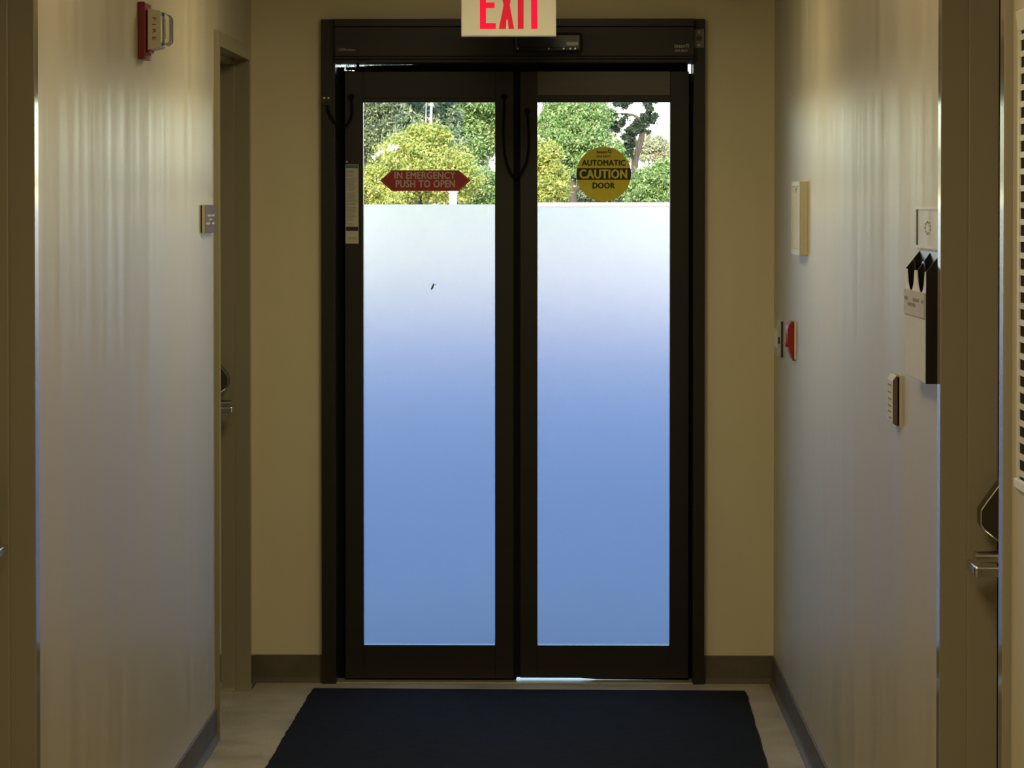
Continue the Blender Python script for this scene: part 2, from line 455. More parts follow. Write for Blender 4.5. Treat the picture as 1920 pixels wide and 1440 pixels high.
# seal strip between header and leaves, worn through at both ends
S0, S1 = 11.085, 11.098
seal = bmesh.new()
for b in [(-0.7785, -0.755, S0, S1, 2.12, 2.174), (-0.712, -0.702, S0, S1, 2.12, HB), (-0.755, -0.712, S0, S1, 2.12, 2.1605),
          (-0.749, -0.712, S0, S1, 2.1645, 2.1735), (-0.702, -0.678, S0, S1, 2.12, 2.1765), (-0.718, -0.712, S0, S1, 2.1605, 2.1645),
          (-0.48, 0.462, S0, S1, 2.12, HB), (0.462, 0.4765, S0, S1, 2.12, 2.151), (0.4735, 0.4765, S0, S1, 2.151, HB)]:
    add_box(seal, b)
add_prism(seal, [(-0.678, 2.12), (-0.48, 2.12), (-0.48, HB), (-0.55, 2.1815), (-0.678, 2.1785)], 'y', S0, S1)
obj('header_seal', seal, M['rubber'], D1)
obj('jamb_seal', B((-0.779, -0.745, 11.08, 11.098, 0.0, 2.12)), M['rubber'], D1)
obj('jamb_seal', B((0.458, 0.477, 11.08, 11.098, 0.0, 2.12)), M['rubber'], D1)
obj('threshold', B((-0.7785, 0.4765, 10.975, 11.16, 0.0, 0.004), bevel=0.001), M['alu'], D1)

def leaf_door(x0, xg0, xg1, x1, zfilm, ztop_bead, zb, railmat):
    y0, y1 = 11.03, 11.075
    zt, zg0, zg1 = 2.156, 0.128, 2.048
    L = obj('sliding_leaf', B((x0, xg0, y0, y1, zb, zt), bevel=0.0015), M['bronze'], D1)     # one stile carries the rest
    L['label'] = 'dark bronze sliding leaf with a half frosted glass pane'
    obj('stile', B((xg1, x1, y0, y1, zb, zt), bevel=0.0015), M['bronze'], L)
    obj('top_rail', B((xg0, xg1, y0, y1, ztop_bead, zt), bevel=0.001), railmat, L)
    obj('glazing_bead', B((xg0, xg1, y0+0.004, y1, zg1, ztop_bead)), M['bronze'], L)
    obj('bottom_rail', B((xg0, xg1, y0, y1, zb, zg0), bevel=0.001), M['bronze'], L)
    obj('clear_pane', B((xg0-0.004, xg1+0.004, 11.050, 11.056, zfilm, zg1+0.004)), M['clear'], L)
    obj('frosted_pane', B((xg0-0.004, xg1+0.004, 11.050, 11.056, zg0-0.004, zfilm-0.0005)), M['frost'], L)
    return L
LA = leaf_door(-0.750, -0.685, -0.220, -0.154, 1.688, 2.062, 0.010, M['bronze'])
LB = leaf_door(-0.131, -0.070, 0.397, 0.464, 1.679, 2.072, 0.0130, M['bronze_lit'])
obj('meeting_seal', B((-0.154, -0.1435, 11.035, 11.07, 0.010, 2.156)), M['rubber'], LA)
obj('meeting_seal', B((-0.1435, -0.131, 11.035, 11.07, 0.0145, 2.156)), M['rubber'], LB)
obj('door_sweep', B((-0.750, -0.146, 11.045, 11.06, 0.0042, 0.012)), M['rubber'], LA)
bm = bmesh.new(); add_prism(bm, [(0.06, 0.013), (0.464, 0.013), (0.464, 0.0045), (0.14, 0.006), (0.085, 0.0105)], 'y', 11.045, 11.06)
obj('door_sweep', bm, M['rubber'], LB)

# small fittings on the door unit
ms = obj('motion_sensor', B((-0.150, 0.086, 10.865, 10.926, 2.218, 2.284), bevel=0.010, seg=3), M['blackplastic'], D1, label='black motion sensor box under the exit sign')
obj('sensor_label', B((0.031, 0.072, 10.8635, 10.8655, 2.239, 2.251)), M['paper'], ms)
obj('sensor_lens', B((-0.135, 0.070, 10.860, 10.868, 2.222, 2.232), bevel=0.003), M['blackplastic'], ms)
for x in (-0.136, -0.030, 0.022, 0.045, 0.062):
    obj('sensor_screw', cyl((x, 10.858, 2.2275), (x, 10.862, 2.2275), 0.003, 0.004, 10), M['steel'], ms)
kp = obj('key_switch_plate', B((0.4765, 0.5135, 10.957, 10.9655, 2.2345, 2.3005), bevel=0.0015), mat('brown grey plate', (0.16, 0.135, 0.10), rough=0.4, var=0.05), D1, label='grey brown key switch plate on the right jamb')
obj('key_cylinder', cyl((0.4955, 10.951, 2.268), (0.4955, 10.958, 2.268), 0.008, 0.0085, 20), M['blackprint'], kp)
obj('key_cylinder_ring', cyl((0.4955, 10.953, 2.268), (0.4955, 10.958, 2.268), 0.0105, 0.0105, 20), M['darksteel'], kp)
obj('plate_marks', B((0.492, 0.498, 10.9558, 10.9575, 2.288, 2.292), (0.490, 0.493, 10.9558, 10.9575, 2.242, 2.248), (0.495, 0.4985, 10.9558, 10.9575, 2.242, 2.248)), M['lightprint'], kp)
# door operator lettering (right end) and a small worn line of print (left end)
text('header_lettering', 'besam', M['lightprint'], hd, (0.427, 10.9245, 2.2405), 0.036, 0.0135)
obj('header_emblem', B((0.448, 0.450, 10.9238, 10.9255, 2.236, 2.246), (0.450, 0.457, 10.9238, 10.9255, 2.244, 2.246), (0.4525, 0.457, 10.9238, 10.9255, 2.2375, 2.2395), (0.455, 0.457, 10.9238, 10.9255, 2.2325, 2.244)), M['lightprint'], hd)
text('header_lettering', 'ASSA ABLOY', M['lightprint'], hd, (0.432, 10.9245, 2.224), 0.046, 0.008)
bm = bmesh.new(); x = -0.766
for w, h in [(0.0015, .011), (0.003, .003), (0.0015, .011), (0.0018, .008), (0.0018, .011), (0.002, .009), (0.0018, .011), (0.003, .007), (0.003, .006), (0.003, .007), (0.003, .007), (0.003, .006), (0.003, .007), (0.002, .004), (0.0015, .006), (0.002, .006)]:
    add_box(bm, (x, x+w, 10.9238, 10.9255, 2.2235, 2.2235+h)); x += w+0.0016
obj('header_print', bm, M['greytext'], hd)
# beam sensor eye with two bright screws on the left jamb
be = obj('beam_sensor', disc(-0.8095, 2.052, 0.019, 10.957, 10.966, 28), M['blackplastic'], D1)
for x in (-0.8165, -0.8015):
    obj('sensor_screw', cyl((x, 10.953, 2.060), (x, 10.958, 2.060), 0.0035, 0.0045, 12), M['steel'], be)
# safety loops of black cable
def cable(pts):
    c = obj('cable_loop', tube(spline(pts), 0.0045, 8), M['rubber'], D1, smooth=True)
    for p in (pts[0], pts[-1]):
        obj('cable_plug', cyl((p[0], 11.008, p[2]), (p[0], 11.031, p[2]), 0.009, 0.011, 14), M['rubber'], c)
cable([(-0.727, 11.018, 2.068), (-0.722, 11.006, 2.03), (-0.728, 11.0, 1.985), (-0.752, 10.985, 1.962), (-0.778, 10.958, 1.972), (-0.800, 10.954, 2.010), (-0.806, 10.956, 2.035)])
cable([(-0.187, 11.018, 2.068), (-0.188, 11.008, 2.02), (-0.190, 11.004, 1.93), (-0.184, 11.004, 1.86), (-0.168, 11.006, 1.805), (-0.148, 11.008, 1.785), (-0.125, 11.006, 1.805), (-0.106, 11.004, 1.85), (-0.100, 11.004, 1.92), (-0.104, 11.008, 1.99), (-0.106, 11.018, 2.017)])

# stickers
GY = 11.0495
pn = obj('instruction_label', B((-0.7475, -0.7015, 11.0285, 11.0297, 1.5495, 1.8285)), mat('cream label paper', (0.62, 0.58, 0.46), rough=0.7, var=0.04), D1, label='tall narrow paper instruction label on the left door stile')
obj('label_heading', B((-0.7462, -0.7028, 11.0280, 11.0287, 1.8155, 1.8265)), M['blueprint'], pn)
obj('label_bar', B((-0.7455, -0.7030, 11.0280, 11.0287, 1.594, 1.609)), M['blackprint'], pn)
bm = bmesh.new(); z = 1.809
while z > 1.614:
    if random.random() > 0.12:
        w = random.uniform(0.022, 0.039); add_box(bm, (-0.7445, -0.7445+w, 11.0280, 11.0287, z-0.0018, z))
    z -= 0.0042
for z in (1.572, 1.5665): add_box(bm, (-0.742, -0.708, 11.0280, 11.0287, z-0.002, z))
obj('label_print', bm, M['greytext'], pn)['kind'] = 'stuff'
obj('label_screw', cyl((-0.7425, 11.026, 1.838), (-0.7425, 11.030, 1.838), 0.003, 0.004, 10), M['steel'], D1)

ARW = [(-0.627, 1.7725), (-0.585, 1.8085), (-0.349, 1.8085), (-0.306, 1.7725), (-0.347, 1.7350), (-0.585, 1.7350)]
ar = obj('emergency_sticker', prism(ARW, 'y', GY-0.0006, GY), M['redvinyl'], D1, label='red double arrow sticker reading IN EMERGENCY PUSH TO OPEN')
bm = bmesh.new()
c = Vector((-0.4665, 1.7718))
inn = [tuple(c + (Vector(p)-c)*0.965) for p in ARW]; in2 = [tuple(c + (Vector(p)-c)*0.95) for p in ARW]
for i in range(6):
    j = (i+1) % 6
    add_prism(bm, [inn[i], inn[j], in2[j], in2[i]], 'y', GY-0.0011, GY-0.0006)
obj('sticker_border', bm, mat('amber border print', (0.45, 0.22, 0.08), rough=0.5, var=0.05), ar)
text('sticker_lettering', 'IN EMERGENCY', M['pinkprint'], ar, (-0.468, GY-0.001, 1.7905), 0.214, 0.0245, bold=0.045)
text('sticker_lettering', 'PUSH TO OPEN', M['pinkprint'], ar, (-0.4665, GY-0.001, 1.7605), 0.208, 0.0250, bold=0.045)

CX_, CZ_, CR_ = 0.1635, 1.7945, 0.0965
yd = obj('caution_sticker', disc(CX_, CZ_, CR_, GY-0.0006, GY, 64), M['yellow'], D1, label='round yellow sticker reading AUTOMATIC CAUTION DOOR')
band = []
for a in np.linspace(-0.21, 0.225, 9): band.append((CX_ + CR_*math.cos(a), CZ_ + CR_*math.sin(a)))
for a in np.linspace(math.pi-0.225, math.pi+0.21, 9): band.append((CX_ + CR_*math.cos(a), CZ_ + CR_*math.sin(a)))
obj('caution_band', prism(band, 'y', GY-0.0010, GY-0.0006), M['blackprint'], yd)
text('sticker_lettering', 'AUTOMATIC', M['blackprint'], yd, (CX_, GY-0.001, 1.8345), 0.152, 0.0200, bold=0.06)
text('sticker_lettering', 'CAUTION', M['yellow'], yd, (CX_-0.001, GY-0.0014, 1.7950), 0.166, 0.0310, bold=0.06)
text('sticker_lettering', 'DOOR', M['blackprint'], yd, (CX_, GY-0.001, 1.7545), 0.077, 0.0200, bold=0.06)
text('sticker_lettering', 'besam', M['blackprint'], yd, (CX_-0.006, GY-0.001, 1.8735), 0.036, 0.0105, bold=0.05)
obj('sticker_emblem', B((CX_+0.015, CX_+0.0175, GY-0.0014, GY-0.0006, 1.870, 1.881), (CX_+0.0175, CX_+0.026, GY-0.0014, GY-0.0006, 1.878, 1.881), (CX_+0.0195, CX_+0.026, GY-0.0014, GY-0.0006, 1.870, 1.8725), (CX_+0.0235, CX_+0.026, GY-0.0014, GY-0.0006, 1.867, 1.878)), M['blackprint'], yd)
text('sticker_lettering', 'ASSA ABLOY', M['blackprint'], yd, (CX_, GY-0.001, 1.8575), 0.050, 0.0070, bold=0.05)
# scratch mark on the left frosted pane
obj('film_scratch', B((-0.447, -0.442, 11.0490, 11.0499, 1.386, 1.394), (-0.4435, -0.438, 11.0490, 11.0499, 1.391, 1.402), (-0.440, -0.436, 11.0490, 11.0499, 1.399, 1.408), (-0.434, -0.430, 11.0490, 11.0499, 1.4015, 1.4055)), mat('dark scuff', (0.10, 0.11, 0.14), rough=0.9, spec=0.05, var=0.1), D1)

# ------------------------------------------------------------------ exit sign hanging from the ceiling
ES = thing('exit_sign', (-0.1565, 10.09, ZC), 'white hanging sign with red letters EXIT above the door', 'exit sign')
obj('sign_housing', B((-0.309, -0.004, 10.062, 10.105, 2.2265, 2.440), bevel=0.002), M['white'], ES)
obj('sign_face', B((-0.306, -0.007, 10.0600, 10.0625, 2.2295, 2.437)), M['exitface'], ES)
obj('ceiling_canopy', B((-0.24, -0.073, 10.055, 10.112, ZC-0.012, ZC), (-0.172, -0.141, 10.07, 10.10, 2.440, ZC-0.012), bevel=0.002), M['white'], ES)
z0, z1 = 2.2505, 2.4025
def letter(polys, m):
    bm = bmesh.new()
    for p in polys: add_prism(bm, p, 'y', 10.0585, 10.0605)
    obj('letter', bm, m, ES)
def rc(a, b, c, d): return [(a, c), (b, c), (b, d), (a, d)]
letter([rc(-0.2490, -0.2295, z0, z1), rc(-0.2295, -0.1975, z0, z0+0.0185), rc(-0.2295, -0.2015, 2.3175, 2.335), rc(-0.2295, -0.1975, z1-0.0185, z1)], M['exitbright'])
zm = (z0+z1)/2
letter([[(-0.1880, z0), (-0.1655, z0), (-0.1635, z0+0.030), (-0.1600, z0+0.030), (-0.1565, z0), (-0.1390, z0), (-0.1530, zm), (-0.1390, z1), (-0.1565, z1), (-0.1600, z1-0.03), (-0.1635, z1-0.03), (-0.1655, z1), (-0.1880, z1), (-0.1730, zm)]], M['exitdim'])
letter([rc(-0.1275, -0.1085, z0, z1)], M['exitdim'])
letter([rc(-0.0845, -0.0645, z0, z1-0.0185), rc(-0.1010, -0.0480, z1-0.0185, z1)], M['exitbright'])

# small dark device high on the end wall, right of the sliding door
dv = thing('wall_sensor', (0.626, YF, 2.45), 'small dark device at the top of the end wall', 'sensor')
bm = bmesh.new(); bmesh.ops.create_uvsphere(bm, u_segments=20, v_segments=12, radius=0.031)
bmesh.ops.transform(bm, matrix=Matrix.Translation((0.626, YF-0.026, 2.436)), verts=bm.verts)
obj('sensor_dome', bm, M['blackplastic'], dv, smooth=True)
obj('sensor_base', B((0.590, 0.662, YF-0.028, YF, 2.437, 2.478), bevel=0.004), M['blackplastic'], dv)

# ------------------------------------------------------------------ things on the left wall
FS = thing('fire_alarm_strobe', (XL, 8.09, 2.13), 'red and beige fire alarm strobe high on the left wall', 'alarm')
obj('back_plate', B((XL, XL+0.020, 8.030, 8.145, 2.058, 2.205), bevel=0.003), M['darkred'], FS)
obj('plate_step', B((XL+0.020, XL+0.030, 8.045, 8.130, 2.075, 2.185), bevel=0.003), M['red'], FS)
bdy = obj('strobe_body', prism([(XL+0.024, 2.082), (XL+0.058, 2.088), (XL+0.058, 2.182), (XL+0.024, 2.188)], 'y', 8.040, 8.130, bevel=0.002), M['cream'], FS)
obj('strobe_lens', prism([(XL+0.058, 2.091), (XL+0.072, 2.096), (XL+0.080, 2.104), (XL+0.080, 2.166), (XL+0.072, 2.176), (XL+0.058, 2.179)], 'y', 8.044, 8.126, bevel=0.003), M['lens'], FS)
obj('flash_tube', cyl((XL+0.066, 8.06, 2.11), (XL+0.066, 8.06, 2.16), 0.004), M['steel'], FS)
obj('reflector', B((XL+0.0585, XL+0.061, 8.05, 8.12, 2.10, 2.17)), M['steel'], FS)
text('strobe_lettering', 'F I R E', M['red'], bdy, (XL+0.041, 8.0395, 2.136), 0.058, 0.0095, right=(0, 0, -1), up=(1, 0, 0))
obj('bottom_tab', B((XL+0.012, XL+0.030, 8.032, 8.060, 2.055, 2.066), bevel=0.002), mat('pale red grey plastic', (0.35, 0.26, 0.26), rough=0.4, var=0.05), FS)

RS = thing('room_sign', (XL, 9.58, 1.641), 'grey purple room sign with white lettering on the left wall', 'sign')
obj('sign_back', B((XL, XL+0.0045, 9.436, 9.73, 1.600, 1.683)), M['smoke'], RS)
obj('sign_edge', B((XL+0.0045, XL+0.013, 9.433, 9.733, 1.5985, 1.6845), bevel=0.001), M['cream'], RS)
fc = obj('sign_plate', B((XL+0.013, XL+0.0145, 9.433, 9.733, 1.5985, 1.6845)), M['greysign'], RS)
bm = bmesh.new()
for z, runs in ((1.652, ((9.50, 9.57), (9.60, 9.64), (9.65, 9.68))), (1.640, ((9.55, 9.575), (9.60, 9.62))), (1.628, ((9.46, 9.475), (9.49, 9.55), (9.62, 9.68)))):
    for a, b in runs:
        y = a
        while y < b:
            add_box(bm, (XL+0.0144, XL+0.0152, y, y+0.008, z-0.003, z+0.003)); y += 0.011
obj('sign_print', bm, M['paper'], fc)['kind'] = 'stuff'

# ------------------------------------------------------------------ things on the right wall
NB = thing('notice_frame', (XR, 9.67, 1.64), 'shallow cream frame holding a white sheet on the right wall', 'frame')
obj('frame_body', B((XR-0.023, XR, 9.520, 9.835, 1.531, 1.7565), bevel=0.0015), M['cream'], NB)
obj('frame_moulding', B((XR-0.026, XR-0.023, 9.520, 9.835, 1.531, 1.545), (XR-0.026, XR-0.023, 9.520, 9.835, 1.743, 1.7565), (XR-0.026, XR-0.023, 9.520, 9.545, 1.545, 1.743), (XR-0.026, XR-0.023, 9.812, 9.835, 1.545, 1.743)), M['cream'], NB)
obj('notice_sheet', B((XR-0.0242, XR-0.0230, 9.560, 9.800, 1.550, 1.738)), M['paper'], NB)
obj('sheet_fold', prism([(9.665, 1.738), (9.695, 1.738), (9.680, 1.722)], 'x', XR-0.0255, XR-0.0242), M['darksteel'], NB)

def switch_plate(y0, y1, z0, z1, label):
    t = thing('switch_plate', (XR, (y0+y1)/2, (z0+z1)/2), label, 'switch')
    obj('plate', B((XR-0.006, XR, y0, y1, z0, z1), bevel=0.0015), M['cream'], t)
    n = 2 if y1-y0 > 0.14 else 1
    for i in range(n):
        c = y0 + (y1-y0)*(i+0.5)/n
        r = obj('rocker', B((XR-0.010, XR-0.006, c-0.017, c+0.017, (z0+z1)/2-0.033, (z0+z1)/2+0.033), bevel=0.001), M['white'], t)
switch_plate(10.735, 10.900, 1.166, 1.287, 'cream switch plate nearest the corner of the end wall')
cr_ = thing('door_control_plate', (XR, 10.63, 1.232), 'flat plate with dark edge between switch and fire pull', 'plate')
obj('plate', B((XR-0.0065, XR, 10.560, 10.700, 1.171, 1.292), bevel=0.001), M['cream'], cr_)
obj('plate_edge', B((XR-0.0075, XR, 10.555, 10.560, 1.171, 1.292)), M['darksteel'], cr_)
obj('key_cylinder', cyl((XR-0.012, 10.63, 1.225), (XR-0.006, 10.63, 1.225), 0.012), M['darksteel'], cr_)

FP = thing('fire_alarm_pull', (XR, 10.02, 1.25), 'red fire alarm pull station on the right wall', 'alarm')
obj('back_box', B((XR-0.007, XR, 9.975, 10.065, 1.190, 1.312), bevel=0.002), M['white'], FP)
pfl = [(XR-0.006, 1.314), (XR-0.016, 1.312), (XR-0.025, 1.300), (XR-0.028, 1.288), (XR-0.028, 1.262), (XR-0.026, 1.243), (XR-0.020, 1.215), (XR-0.012, 1.192), (XR-0.006, 1.190)]
obj('pull_body', prism(pfl, 'y', 9.974, 10.066, bevel=0.0015), M['red'], FP)
obj('pull_handle', B((XR-0.034, XR-0.022, 9.985, 10.055, 1.232, 1.242), (XR-0.030, XR-0.022, 10.005, 10.035, 1.242, 1.275), bevel=0.0015), M['red'], FP)
obj('bottom_lock', cyl((XR-0.006, 10.0, 1.187), (XR-0.006, 10.0, 1.193), 0.005), M['darksteel'], FP)

WC = thing('wall_control', (XR, 6.98, 1.245), 'small white fronted control box below the file holder', 'wall box')
obj('back_plate', B((XR-0.0045, XR, 6.925, 7.04, 1.188, 1.304)), M['cream'], WC)
obj('box_gap', B((XR-0.0085, XR-0.0045, 6.930, 7.035, 1.193, 1.300)), M['rubber'], WC)
obj('box_body', prism([(XR-0.0085, 1.191), (XR-0.019, 1.199), (XR-0.019, 1.292), (XR-0.0085, 1.303)], 'y', 6.928, 7.036, bevel=0.001), mat('brown plastic', (0.14, 0.105, 0.07), rough=0.45, var=0.08), WC)
fcv = obj('front_cover', prism([(XR-0.019, 1.198), (XR-0.0205, 1.200), (XR-0.0205, 1.291), (XR-0.014, 1.302), (XR-0.0095, 1.304), (XR-0.019, 1.293)], 'y', 6.927, 7.037), M['greyfab'], WC)
bm = bmesh.new()
for z in (1.281, 1.265, 1.250, 1.235, 1.222): add_box(bm, (XR-0.0211, XR-0.0205, 6.95, 7.01, z-0.002, z+0.002))
obj('cover_print', bm, M['greytext'], fcv)
obj('cover_mark', B((XR-0.0211, XR-0.0205, 6.95, 6.99, 1.206, 1.211)), mat('blue mark', (0.15, 0.35, 0.6), rough=0.5, var=0.05), fcv)

CH = thing('card_holder', (XR, 6.43, 1.633), 'flush framed card above the file holder', 'sign')
obj('card', B((XR-0.002, XR, 6.225, 6.62, 1.597, 1.672)), M['wall'], CH)
obj('card_border', B((XR-0.0045, XR, 6.62, 6.633, 1.592, 1.678), (XR-0.0045, XR, 6.215, 6.225, 1.592, 1.678), (XR-0.0045, XR, 6.225, 6.62, 1.672, 1.678), (XR-0.0045, XR, 6.225, 6.62, 1.592, 1.597)), M['cream'], CH)
for a, b in ((6.609, 6.614), (6.238, 6.246)):
    obj('card_edge', B((XR-0.0042, XR, a, b, 1.597, 1.672)), M['darksteel'], CH)
bm = bmesh.new()
for a in range(9):
    t_ = a*2*math.pi/9
    add_box(bm, (XR-0.0026, XR-0.002, 6.43+0.045*math.cos(t_)-0.012, 6.43+0.045*math.cos(t_)+0.012, 1.634+0.012*math.sin(t_)-0.0025, 1.634+0.012*math.sin(t_)+0.0025))
obj('card_emblem', bm, mat('faint emblem print', (0.42, 0.39, 0.34), rough=0.6, var=0.05), CH)

FH = thing('file_holder', (XR, 6.39, 1.45), 'brown two pocket wall file holder with pale front panel', 'file holder')
y0, y1 = 6.205, 6.572
xf, xm = XR-0.0315, XR-0.016
# side panels with sloping tops
for a, b in ((y0, y0+0.004), (y1-0.004, y1)):
    obj('side_panel', prism([(XR, 1.326), (xf, 1.326), (xf, 1.548), (XR, 1.588)], 'y', a, b), M['smoke'], FH)
obj('back_panel', B((XR-0.002, XR, y0+0.004, y1-0.004, 1.326, 1.586)), M['smoke'], FH)
obj('bottom_panel', B((xf+0.002, XR-0.002, y0+0.004, y1-0.004, 1.326, 1.329)), M['smoke'], FH)
def scalloped(x, ztop, zb, n=2, depth=0.045):
    pts = [(y0+0.004, zb), (y1-0.004, zb), (y1-0.004, ztop)]
    w = (y1-y0-0.008)/n
    for i in range(n):
        r_ = y1-0.004 - i*w
        for t_ in np.linspace(0.10, 0.90, 9):
            pts.append((r_ - w*t_, ztop - depth*math.sin((t_-0.10)/0.80*math.pi)**0.5))
        pts.append((r_-w, ztop))
    bm = bmesh.new(); add_prism(bm, pts, 'x', x, x+0.0025)
    return bm
obj('front_panel', scalloped(xf, 1.548, 1.326), mat('pale laminate', (0.78, 0.76, 0.74), rough=0.5, var=0.04), FH)  # laminate paled to hold entrance daylight in its colour
obj('divider_panel', scalloped(xm, 1.566, 1.329, depth=0.03), M['smoke'], FH)
obj('centre_rib', prism([(XR-0.002, 1.45), (xf+0.0025, 1.45), (xf+0.0025, 1.545), (XR-0.002, 1.584)], 'y', (y0+y1)/2-0.002, (y0+y1)/2+0.002), M['smoke'], FH)
fl = obj('front_sheet', B((xf-0.0012, xf, y0+0.002, y1-0.002, 1.328, 1.455)), M['greyfab'], FH)
lb = obj('name_label', B((xf-0.0030, xf, y0+0.006, y1-0.002, 1.455, 1.506)), mat('grey beige label', (0.55, 0.52, 0.48), rough=0.6, var=0.04), FH)
bm = bmesh.new()
for z, runs in ((1.488, ((6.50, 6.55), (6.30, 6.40), (6.22, 6.26))), (1.477, ((6.36, 6.50),))):
    for a, b in runs:
        y = a
        while y < b: add_box(bm, (xf-0.0034, xf-0.0030, y, y+0.012, z-0.0035, z+0.0035)); y += 0.016
obj('label_print', bm, M['greytext'], lb)['kind'] = 'stuff'

TR = thing('card_rack', (XR, 4.98, 1.6), 'tall cream slotted rack at the right picture edge', 'rack')
ry0, ry1 = 4.915, 5.045
obj('slot_shade', B((XR-0.0195, XR, ry0+0.002, ry1-0.002, 1.239, 1.957)), M['rubber'], TR)  # black sheet close behind the pockets stands for shade in the slots
obj('rack_header', prism([(XR-0.006, 1.958), (XR-0.022, 1.958), (XR-0.026, 1.990), (XR-0.006, 1.992)], 'y', ry0, ry1, bevel=0.001), M['cream'], TR)
obj('rack_foot', prism([(XR-0.006, 1.212), (XR-0.016, 1.214), (XR-0.026, 1.226), (XR-0.026, 1.240), (XR-0.006, 1.240)], 'y', ry0, ry1, bevel=0.001), M['greyfab'], TR)
for a, b in ((5.021, ry1), (ry0, ry0+0.012)):
    obj('rack_side', B((XR-0.022, XR-0.004, a, b, 1.240, 1.958)), M['cream'], TR)
pm = None
z = 1.246
while z < 1.950:
    if pm is None:
        pm = obj('card_pocket', prism([(XR-0.0195, 0), (XR-0.0215, 0), (XR-0.0215, 0.0095), (XR-0.0195, 0.0095)], 'y', ry0+0.012, 5.031), M['cream'], TR)
        pm.location.z = z
    else:
        c_ = pm.copy(); COL.objects.link(c_); c_.parent = TR; c_.location.z = z
    z += 0.0268

# ------------------------------------------------------------------ floor mat
MT = thing('floor_mat', (-0.1, 9.5, 0), 'large charcoal entrance mat in front of the sliding door', 'mat')
def mat_edge(pa, pb, n, amp, seed):
    r = random.Random(seed); pa, pb = Vector(pa), Vector(pb); d = (pb-pa); nrm = Vector((d.y, -d.x)).normalized(); o = []
    for i in range(n):
        t_ = i/n; o.append(tuple(pa + d*t_ + nrm*r.uniform(-amp, amp)*(0 if i == 0 else 1)))
    return o
A_, B_, C_, D_ = (-0.851, 10.808), (0.654, 10.770), (0.612, 8.05), (-0.890, 8.05)
outl = mat_edge(A_, B_, 24, 0.001, 1) + mat_edge(B_, C_, 60, 0.002, 2) + mat_edge(C_, D_, 20, 0.002, 3) + mat_edge(D_, A_, 70, 0.003, 4)
obj('mat_backing', prism(outl, 'z', 0.0, 0.004), M['matrim'], MT)
ctr = Vector((-0.12, 9.42))
obj('mat_pile', prism([tuple(ctr + (Vector(p)-ctr)*0.992) for p in outl], 'z', 0.004, 0.011), M['mat'], MT)

# ------------------------------------------------------------------ ceiling lamps (above the frame)
def ceiling_lamp(y, power, label, color=LAMP_COLOR):
    x = -0.16
    t = thing('ceiling_light', (x, y, ZC), label, 'lamp', group='recessed corridor ceiling lamps')
    obj('lamp_frame', B((x-0.31, x+0.31, y-0.31, y-0.28, ZC-0.02, ZC), (x-0.31, x+0.31, y+0.28, y+0.31, ZC-0.02, ZC), (x-0.31, x-0.28, y-0.28, y+0.28, ZC-0.02, ZC), (x+0.28, x+0.31, y-0.28, y+0.28, ZC-0.02, ZC)), M['white'], t)
    obj('lamp_diffuser', B((x-0.28, x+0.28, y-0.28, y+0.28, ZC-0.006, ZC)), M['diffuser'], t)
    ld = bpy.data.lights.new('lamp_tube', 'AREA'); ld.shape = 'SQUARE'; ld.size = 0.54
    ld.energy = power; ld.color = color; ld.spread = math.radians(180)
    lo = bpy.data.objects.new('lamp_tube', ld); COL.objects.link(lo); lo.parent = t
    lo.location = (0, 0, -0.012)
ceiling_lamp(9.1, LAMP_FAR, 'square recessed ceiling lamp nearest the exit sign')
ceiling_lamp(6.6, LAMP_MID, 'square recessed ceiling lamp over the near side doors', (1.0, 0.84, 0.56))
ceiling_lamp(4.2, LAMP_FILL, 'added square ceiling lamp before the near side doors, brightens jambs and end wall', (1.0, 0.84, 0.56))  # unseen lamp added to lift jambs, floor and end wall
ceiling_lamp(1.6, LAMP_FILL, 'added square ceiling lamp nearest the viewer, brightens the jambs', (1.0, 0.84, 0.56))  # unseen lamp added to light the jamb faces turned to the viewer

# ------------------------------------------------------------------ outside
tag(obj('ground', B((-90, 90, YF+0.42, 50, -0.35, -0.02)), M['asphalt']), 'pale asphalt lot outside the entrance', 'ground', kind='structure')
tag(obj('verge', B((-120, 120, 50, 260, -0.35, 0.0)), M['earth_lit']), 'sun tinted earth verge under the trees beyond the lot', 'verge', kind='structure')  # begins near the shadow edge, its tan stands in for warm sunlight
tag(obj('entrance_walk', B((-2.2, 1.9, YF+0.21, YF+3.2, -0.06, 0.0)), M['walk']), 'concrete walk just outside the sliding door', 'walkway', kind='structure')

WW = thing('boundary_wall', (4, 58, 0), 'white boundary wall seen under the right pane sticker', 'wall')
bm = bmesh.new()
pa, pb = Vector((-0.75, 62.0)), Vector((11.0, 50.0))
d = (pb-pa).normalized(); nn = Vector((-d.y, d.x))*0.15
add_prism(bm, [tuple(pa-nn), tuple(pb-nn), tuple(pb+nn), tuple(pa+nn)], 'z', -0.02, 1.70)
obj('wall_body', bm, M['whitewall'], WW)
bm = bmesh.new()
nn *= 1.4
add_prism(bm, [tuple(pa-nn), tuple(pb-nn), tuple(pb+nn), tuple(pa+nn)], 'z', 1.70, 1.785)
obj('wall_coping', bm, M['whitewall'], WW)
WP = thing('white_post', (-1.70, 51.0, 0), 'white post behind the emergency sticker', 'post')
obj('post_shaft', B((-1.76, -1.64, 50.94, 51.06, -0.02, 1.92), bevel=0.01), M['flower'], WP)
obj('post_cap', B((-1.775, -1.625, 50.925, 51.075, 1.92, 1.96), bevel=0.008), M['flower'], WP)

